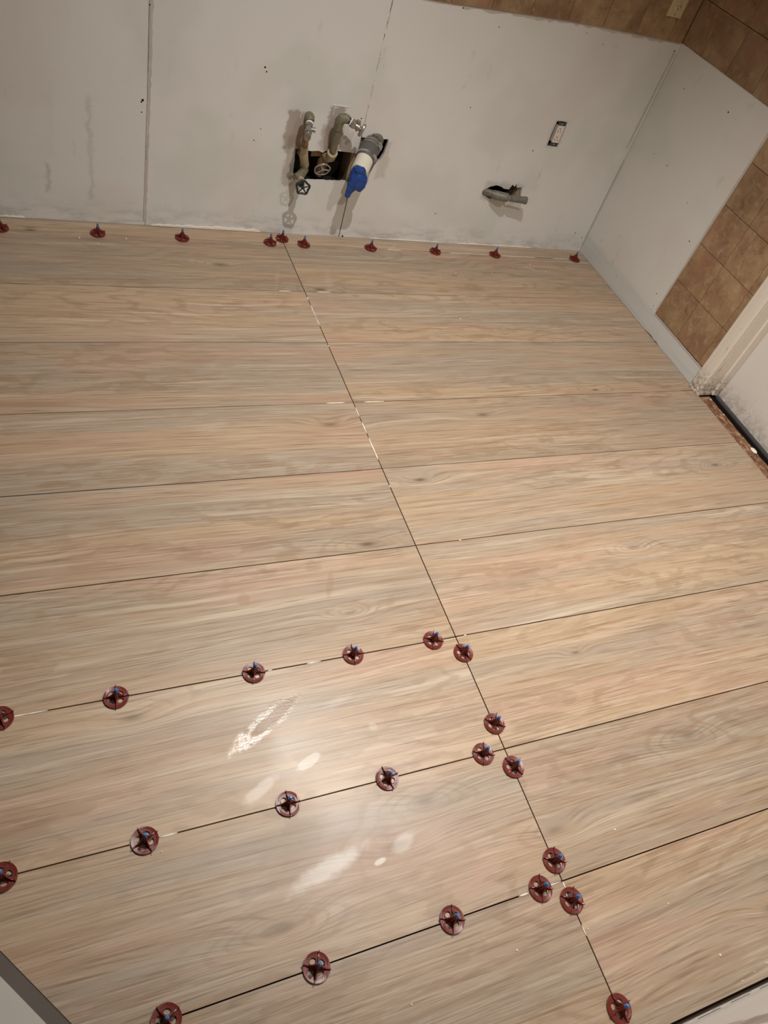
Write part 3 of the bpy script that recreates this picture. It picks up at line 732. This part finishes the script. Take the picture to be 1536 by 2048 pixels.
# --- right riser (B)
rb = empty('water_supply_pipe', (-1.36, .0, .33))
b0 = (-1.352, -.010, .332); b1 = (-1.355, -.028, .362); b2 = (-1.363, -.050, .468)
keep(MB().tube([(-1.365, .022, .325), (-1.358, .004, .322), b0, (-1.354, -.022, .350), (-1.355, -.026, .356)], [.016, .0185, .0185, .0185, .0200], 18, True, .03).build('tee', M['crust'], None, True), rb)
keep(MB().obox((-1.398, .034, .335), (1, 0, .1), (0, 1, 0), (0, 0, 1), .022, .014, .020).build('tee_arm', M['copper'], None, True, .004), rb)
keep(MB().tube([b1, (-1.358, -.036, .40), b2], [.0125, .0125, .0120], 18, True, .04).build('riser', M['brass'], None, True), rb)
keep(MB().tube([(-1.362, -.047, .452), (-1.363, -.050, .466), (-1.363, -.054, .482), (-1.358, -.058, .494), (-1.347, -.062, .498), (-1.336, -.064, .496)], [.0150, .0160, .0180, .0182, .0175, .0150], 18).build('top_elbow', M['brass'], None, True), rb)
ax = (Vector((-1.290, -.088, .478))-Vector((-1.340, -.064, .497))).normalized(); e0 = Vector((-1.338, -.0645, .4955))
keep(MB().lathe(e0, ax, [(0, .0135), (.006, .0135), (.006, .0105), (.016, .0105)], 16).build('nipple', M['iron'], None, True), rb)
keep(MB().lathe(e0+ax*.010, ax, [(0, .0128), (.001, .0142), (.004, .0142), (.005, .0128)], 18).build('thread_tape', M['tape'], None, True), rb)
sv = hexnut(e0+ax*.0145, ax, .0165, .018).lathe(e0+ax*.0305, ax, [(0, .0110), (.010, .0120), (.010, .0150), (.017, .0150), (.019, .009), (.028, .008)], 18)
keep(sv.build('angle_stop', M['steel'], None, True), rb)
keep(oval_handle(e0+ax*.061, ax, (0.2, 0, 1), .0245, .016, .006, 'oval_handle', M['steel']), rb)
keep(MB().lathe(e0+ax*.038, Vector((.15, -.1, 1)), [(0, .007), (.014, .007), (.015, .0085), (.022, .0085), (.022, .005)], 14).build('outlet', M['steel'], None, True), rb)
vd = Vector((.02, -.9, -.45)).normalized(); va = Vector((-1.364, .030, .305))
keep(MB().tube([(-1.362, .02, .322), (-1.366, .028, .30), (-1.368, .03, .26), (-1.37, .035, .235)], [.017, .020, .019, .012], 14, True, .06).build('valve_body', M['copper'], None, True), rb)
keep(MB().lathe((-1.368, .022, .285), vd, [(0, .013), (.014, .011), (.016, .006), (.026, .005)], 12).build('bonnet', M['copper'], None, True), rb)
wc = Vector((-1.372, .0, .276))
keep(MB().torus(wc, vd, .030, .0030, 36, 8, .03, 5).build('handwheel', M['wheel_old'], None, True), rb)
hw = MB().lathe(wc-vd*.004, vd, [(0, .008), (.008, .007), (.009, .003)], 10)
u_ = (up-vd*up.dot(vd)).normalized(); w_ = vd.cross(u_)
for k in range(3):
    a = 2*math.pi*k/3+.5; e = u_*math.cos(a)+w_*math.sin(a); hw.tube([wc+e*.004, wc+e*.030], [.004, .003], 6)
keep(hw.build('spokes', M['wheel_old'], None, True), rb)
tag(rb, 'greenish supply pipe bending right to a chrome angle stop, next to the drain', 'pipe', 'water supply pipes in the wall cut-out')
# --- drain
rd = empty('drain_pipe', (-1.19, .02, .39))
d0 = Vector((-1.170, .035, .412)); d1 = Vector((-1.268, -.106, .332)); dd = (d1-d0).normalized(); L = (d1-d0).length
keep(MB().lathe(d0-dd*.03, dd, [(0, .030), (.02, .034), (.05, .036), (.066, .037), (.070, .030)], 22).build('old_pipe_end', M['galv'], None, True), rd)
cs = .30
keep(MB().lathe(d0+dd*.040, dd, [(0, .034), (.004, .0372), (.010, .0372), (.012, .036), (.030, .0365), (.050, .0372), (.070, .0378), (.086, .0375), (.090, .0345)], 28).build('rubber_coupling', M['rubber'], None, True), rd)
for k in (.052, .064, .114):
    keep(MB().lathe(d0+dd*k, dd, [(0, .0376), (.0008, .0388), (.0082, .0388), (.009, .0376)], 30).build('band_clamp', M['clamp' if k > .07 else 'steel'], None, True), rd)
    side = (Vector((.75, -.62, .55))); side = (side-dd*side.dot(dd)).normalized()
    keep(MB().obox(d0+dd*(k+.0045)+side*.0405, dd, side, dd.cross(side), .0048, .0045, .011).build('clamp_screw', M['clamp'], None, False, .001), rd)
keep(MB().lathe(d0+dd*.114, dd, [(0, .0335), (L-.114, .0335), (L-.112, .030)], 28).build('pipe_end', M['pvc'], None, True), rd)
tag(rd, 'drain pipe stub with grey rubber coupling, steel band clamps and white plastic end', 'pipe')
# --- blue wrap stuffed over the end
b = MB()
def ell(cen, r_, sc):
    g_ = bmesh.ops.create_icosphere(b.bm, subdivisions=3, radius=r_)
    for v in g_['verts']:
        v.co = Vector((v.co.x*sc[0], v.co.y*sc[1], v.co.z*sc[2]))+Vector(cen)
e = d1 + dd*.008
ell(e+Vector((-.004, -.006, .004)), .030, (1, .7, 1)); ell(e+Vector((-.004, -.016, .018)), .020, (1.2, .7, .8))
ell(e+Vector((-.014, -.018, -.020)), .024, (1, .6, 1)); ell(e+Vector((-.022, -.020, -.042)), .021, (1.0, .5, 1.5)); ell(e+Vector((-.031, -.020, -.066)), .014, (1.0, .5, 1.7))
ell(e+Vector((.014, -.018, -.020)), .022, (.95, .6, 1.1)); ell(e+Vector((.010, -.022, -.038)), .021, (1.0, .5, 1.1)); ell(e+Vector((-.006, -.024, -.022)), .024, (1.1, .45, 1.2))
bw = b.build('blue_wrap', M['bluewrap'], None, False)
m = bw.modifiers.new('remesh', 'REMESH'); m.mode = 'VOXEL'; m.voxel_size = .0022; m.use_smooth_shade = False
tx = bpy.data.textures.new('creases', 'CLOUDS'); tx.noise_scale = .030; tx.noise_depth = 1
m = bw.modifiers.new('crease', 'DISPLACE'); m.texture = tx; m.strength = .012; m.mid_level = .5
m = bw.modifiers.new('facets', 'DECIMATE'); m.ratio = .018
tag(bw, 'crumpled blue plastic wrap plugging the white end of the drain pipe', 'wrap')
# --- stub pipe right
rs = empty('capped_stub_pipe', (-.56, .0, .25))
s0 = Vector((-.642, .012, .243)); s1 = Vector((-.590, -.030, .252)); s2 = Vector((-.560, -.048, .256)); s3 = Vector((-.462, -.060, .256))
keep(MB().tube([(-.640, .05, .247), s0, (-.622, -.006, .25), s1], [.012, .0150, .0150, .0150], 16, True, .10).build('elbow', M['galv'], None, True), rs)
keep(MB().tube([(-.607, -.020, .252), s1, s2, (-.548, -.050, .256)], [.0165, .0185, .0190, .0165], 16, True, .08).build('coupling', M['galv'], None, True), rs)
keep(MB().tube([s2, along(s2, s3, .95)], [.0105, .0105], 16).build('nipple', M['steel'], None, True), rs)
dx_ = (s3-s2).normalized()
keep(MB().lathe(s2+dx_*.024, dx_, [(0, .011), (.002, .0142), (.066, .0142), (.068, .0158), (.078, .0158), (.080, .013), (.080, .010), (.074, .009)], 18).build('cap_sleeve', M['galv'], None, True), rs)
tag(rs, 'plaster-crusted steel stub pipe pointing right out of the ragged hole in the back wall', 'pipe')

# ------------------------------------------------------------------ outlets
def outlet_parts(root, cx, z0, y, colm):
    pass
ro = empty('receptacle', (-.398, .0, .517))
keep(MB().prism([(-.4225,.469),(-.3735,.469),(-.3735,.5655),(-.4225,.5655)], [[(-.4205,.471),(-.4205,.5635),(-.3755,.5635),(-.3755,.471)]], lambda x, z: (x, .002, z), lambda x, z: (x, .045, z)).box(-.4225,-.3735,.045,.047,.469,.5655).build('box', M['boxsteel']), ro)
keep(MB().box(-.4110,-.3785,.0,.002,.4705,.4835).box(-.4110,-.3785,.0,.002,.5515,.5640).build('yoke', M['boxsteel']), ro)
face = MB().box(-.4090,-.3760,-.004,.022,.4835,.5515).build('face', M['whiteplastic'], None, False, .0012); keep(face, ro)
for zc in (.501, .534):
    sl = MB().box(-.4025,-.4010,-.0046,-.0038,zc-.008,zc-.001).box(-.3895,-.3880,-.0046,-.0038,zc-.008,zc-.001).lathe((-.395,-.0038,zc+.0055),(0,-1,0),[(0,.0023),(.0008,.0023)],8)
    keep(sl.build('socket_slots', M['hole']), ro)
for zc in (.4765, .5585):
    keep(MB().lathe((-.395, .0, zc), (0, -1, 0), [(0, .0032), (.002, .0030), (.0026, .0012)], 10).build('screw', M['clamp'], None, True), ro)
tag(ro, 'uncovered white duplex outlet set in a cut-out of the back wall', 'outlet')
rp = empty('wall_outlet', (-.109, -.0065, 1.05))
keep(MB().box(-.1435, -.0745, -.0125, -.0066, .994, 1.110).build('cover_plate', M['ivory'], None, False, .002), rp)
for zc in (1.030, 1.074):
    keep(MB().lathe((-.109, -.0125, zc), (0, -1, 0), [(0, .0165), (.001, .0165), (.0015, .0155)], 22).build('socket', M['ivory'], None, True), rp)
    keep(MB().box(-.1165,-.1150,-.0146,-.0139,zc-.002,zc+.006).box(-.1030,-.1015,-.0146,-.0139,zc-.001,zc+.005).lathe((-.109,-.0139,zc-.008),(0,-1,0),[(0,.0022),(.0007,.0022)],8).build('socket_slots', M['hole']), rp)
keep(MB().lathe((-.109, -.0125, 1.003), (0, -1, 0), [(0, .0028), (.0012, .0022)], 10).build('screw', M['steel'], None, True), rp)
tag(rp, 'ivory outlet with cover plate on the brown backsplash tiles', 'outlet')
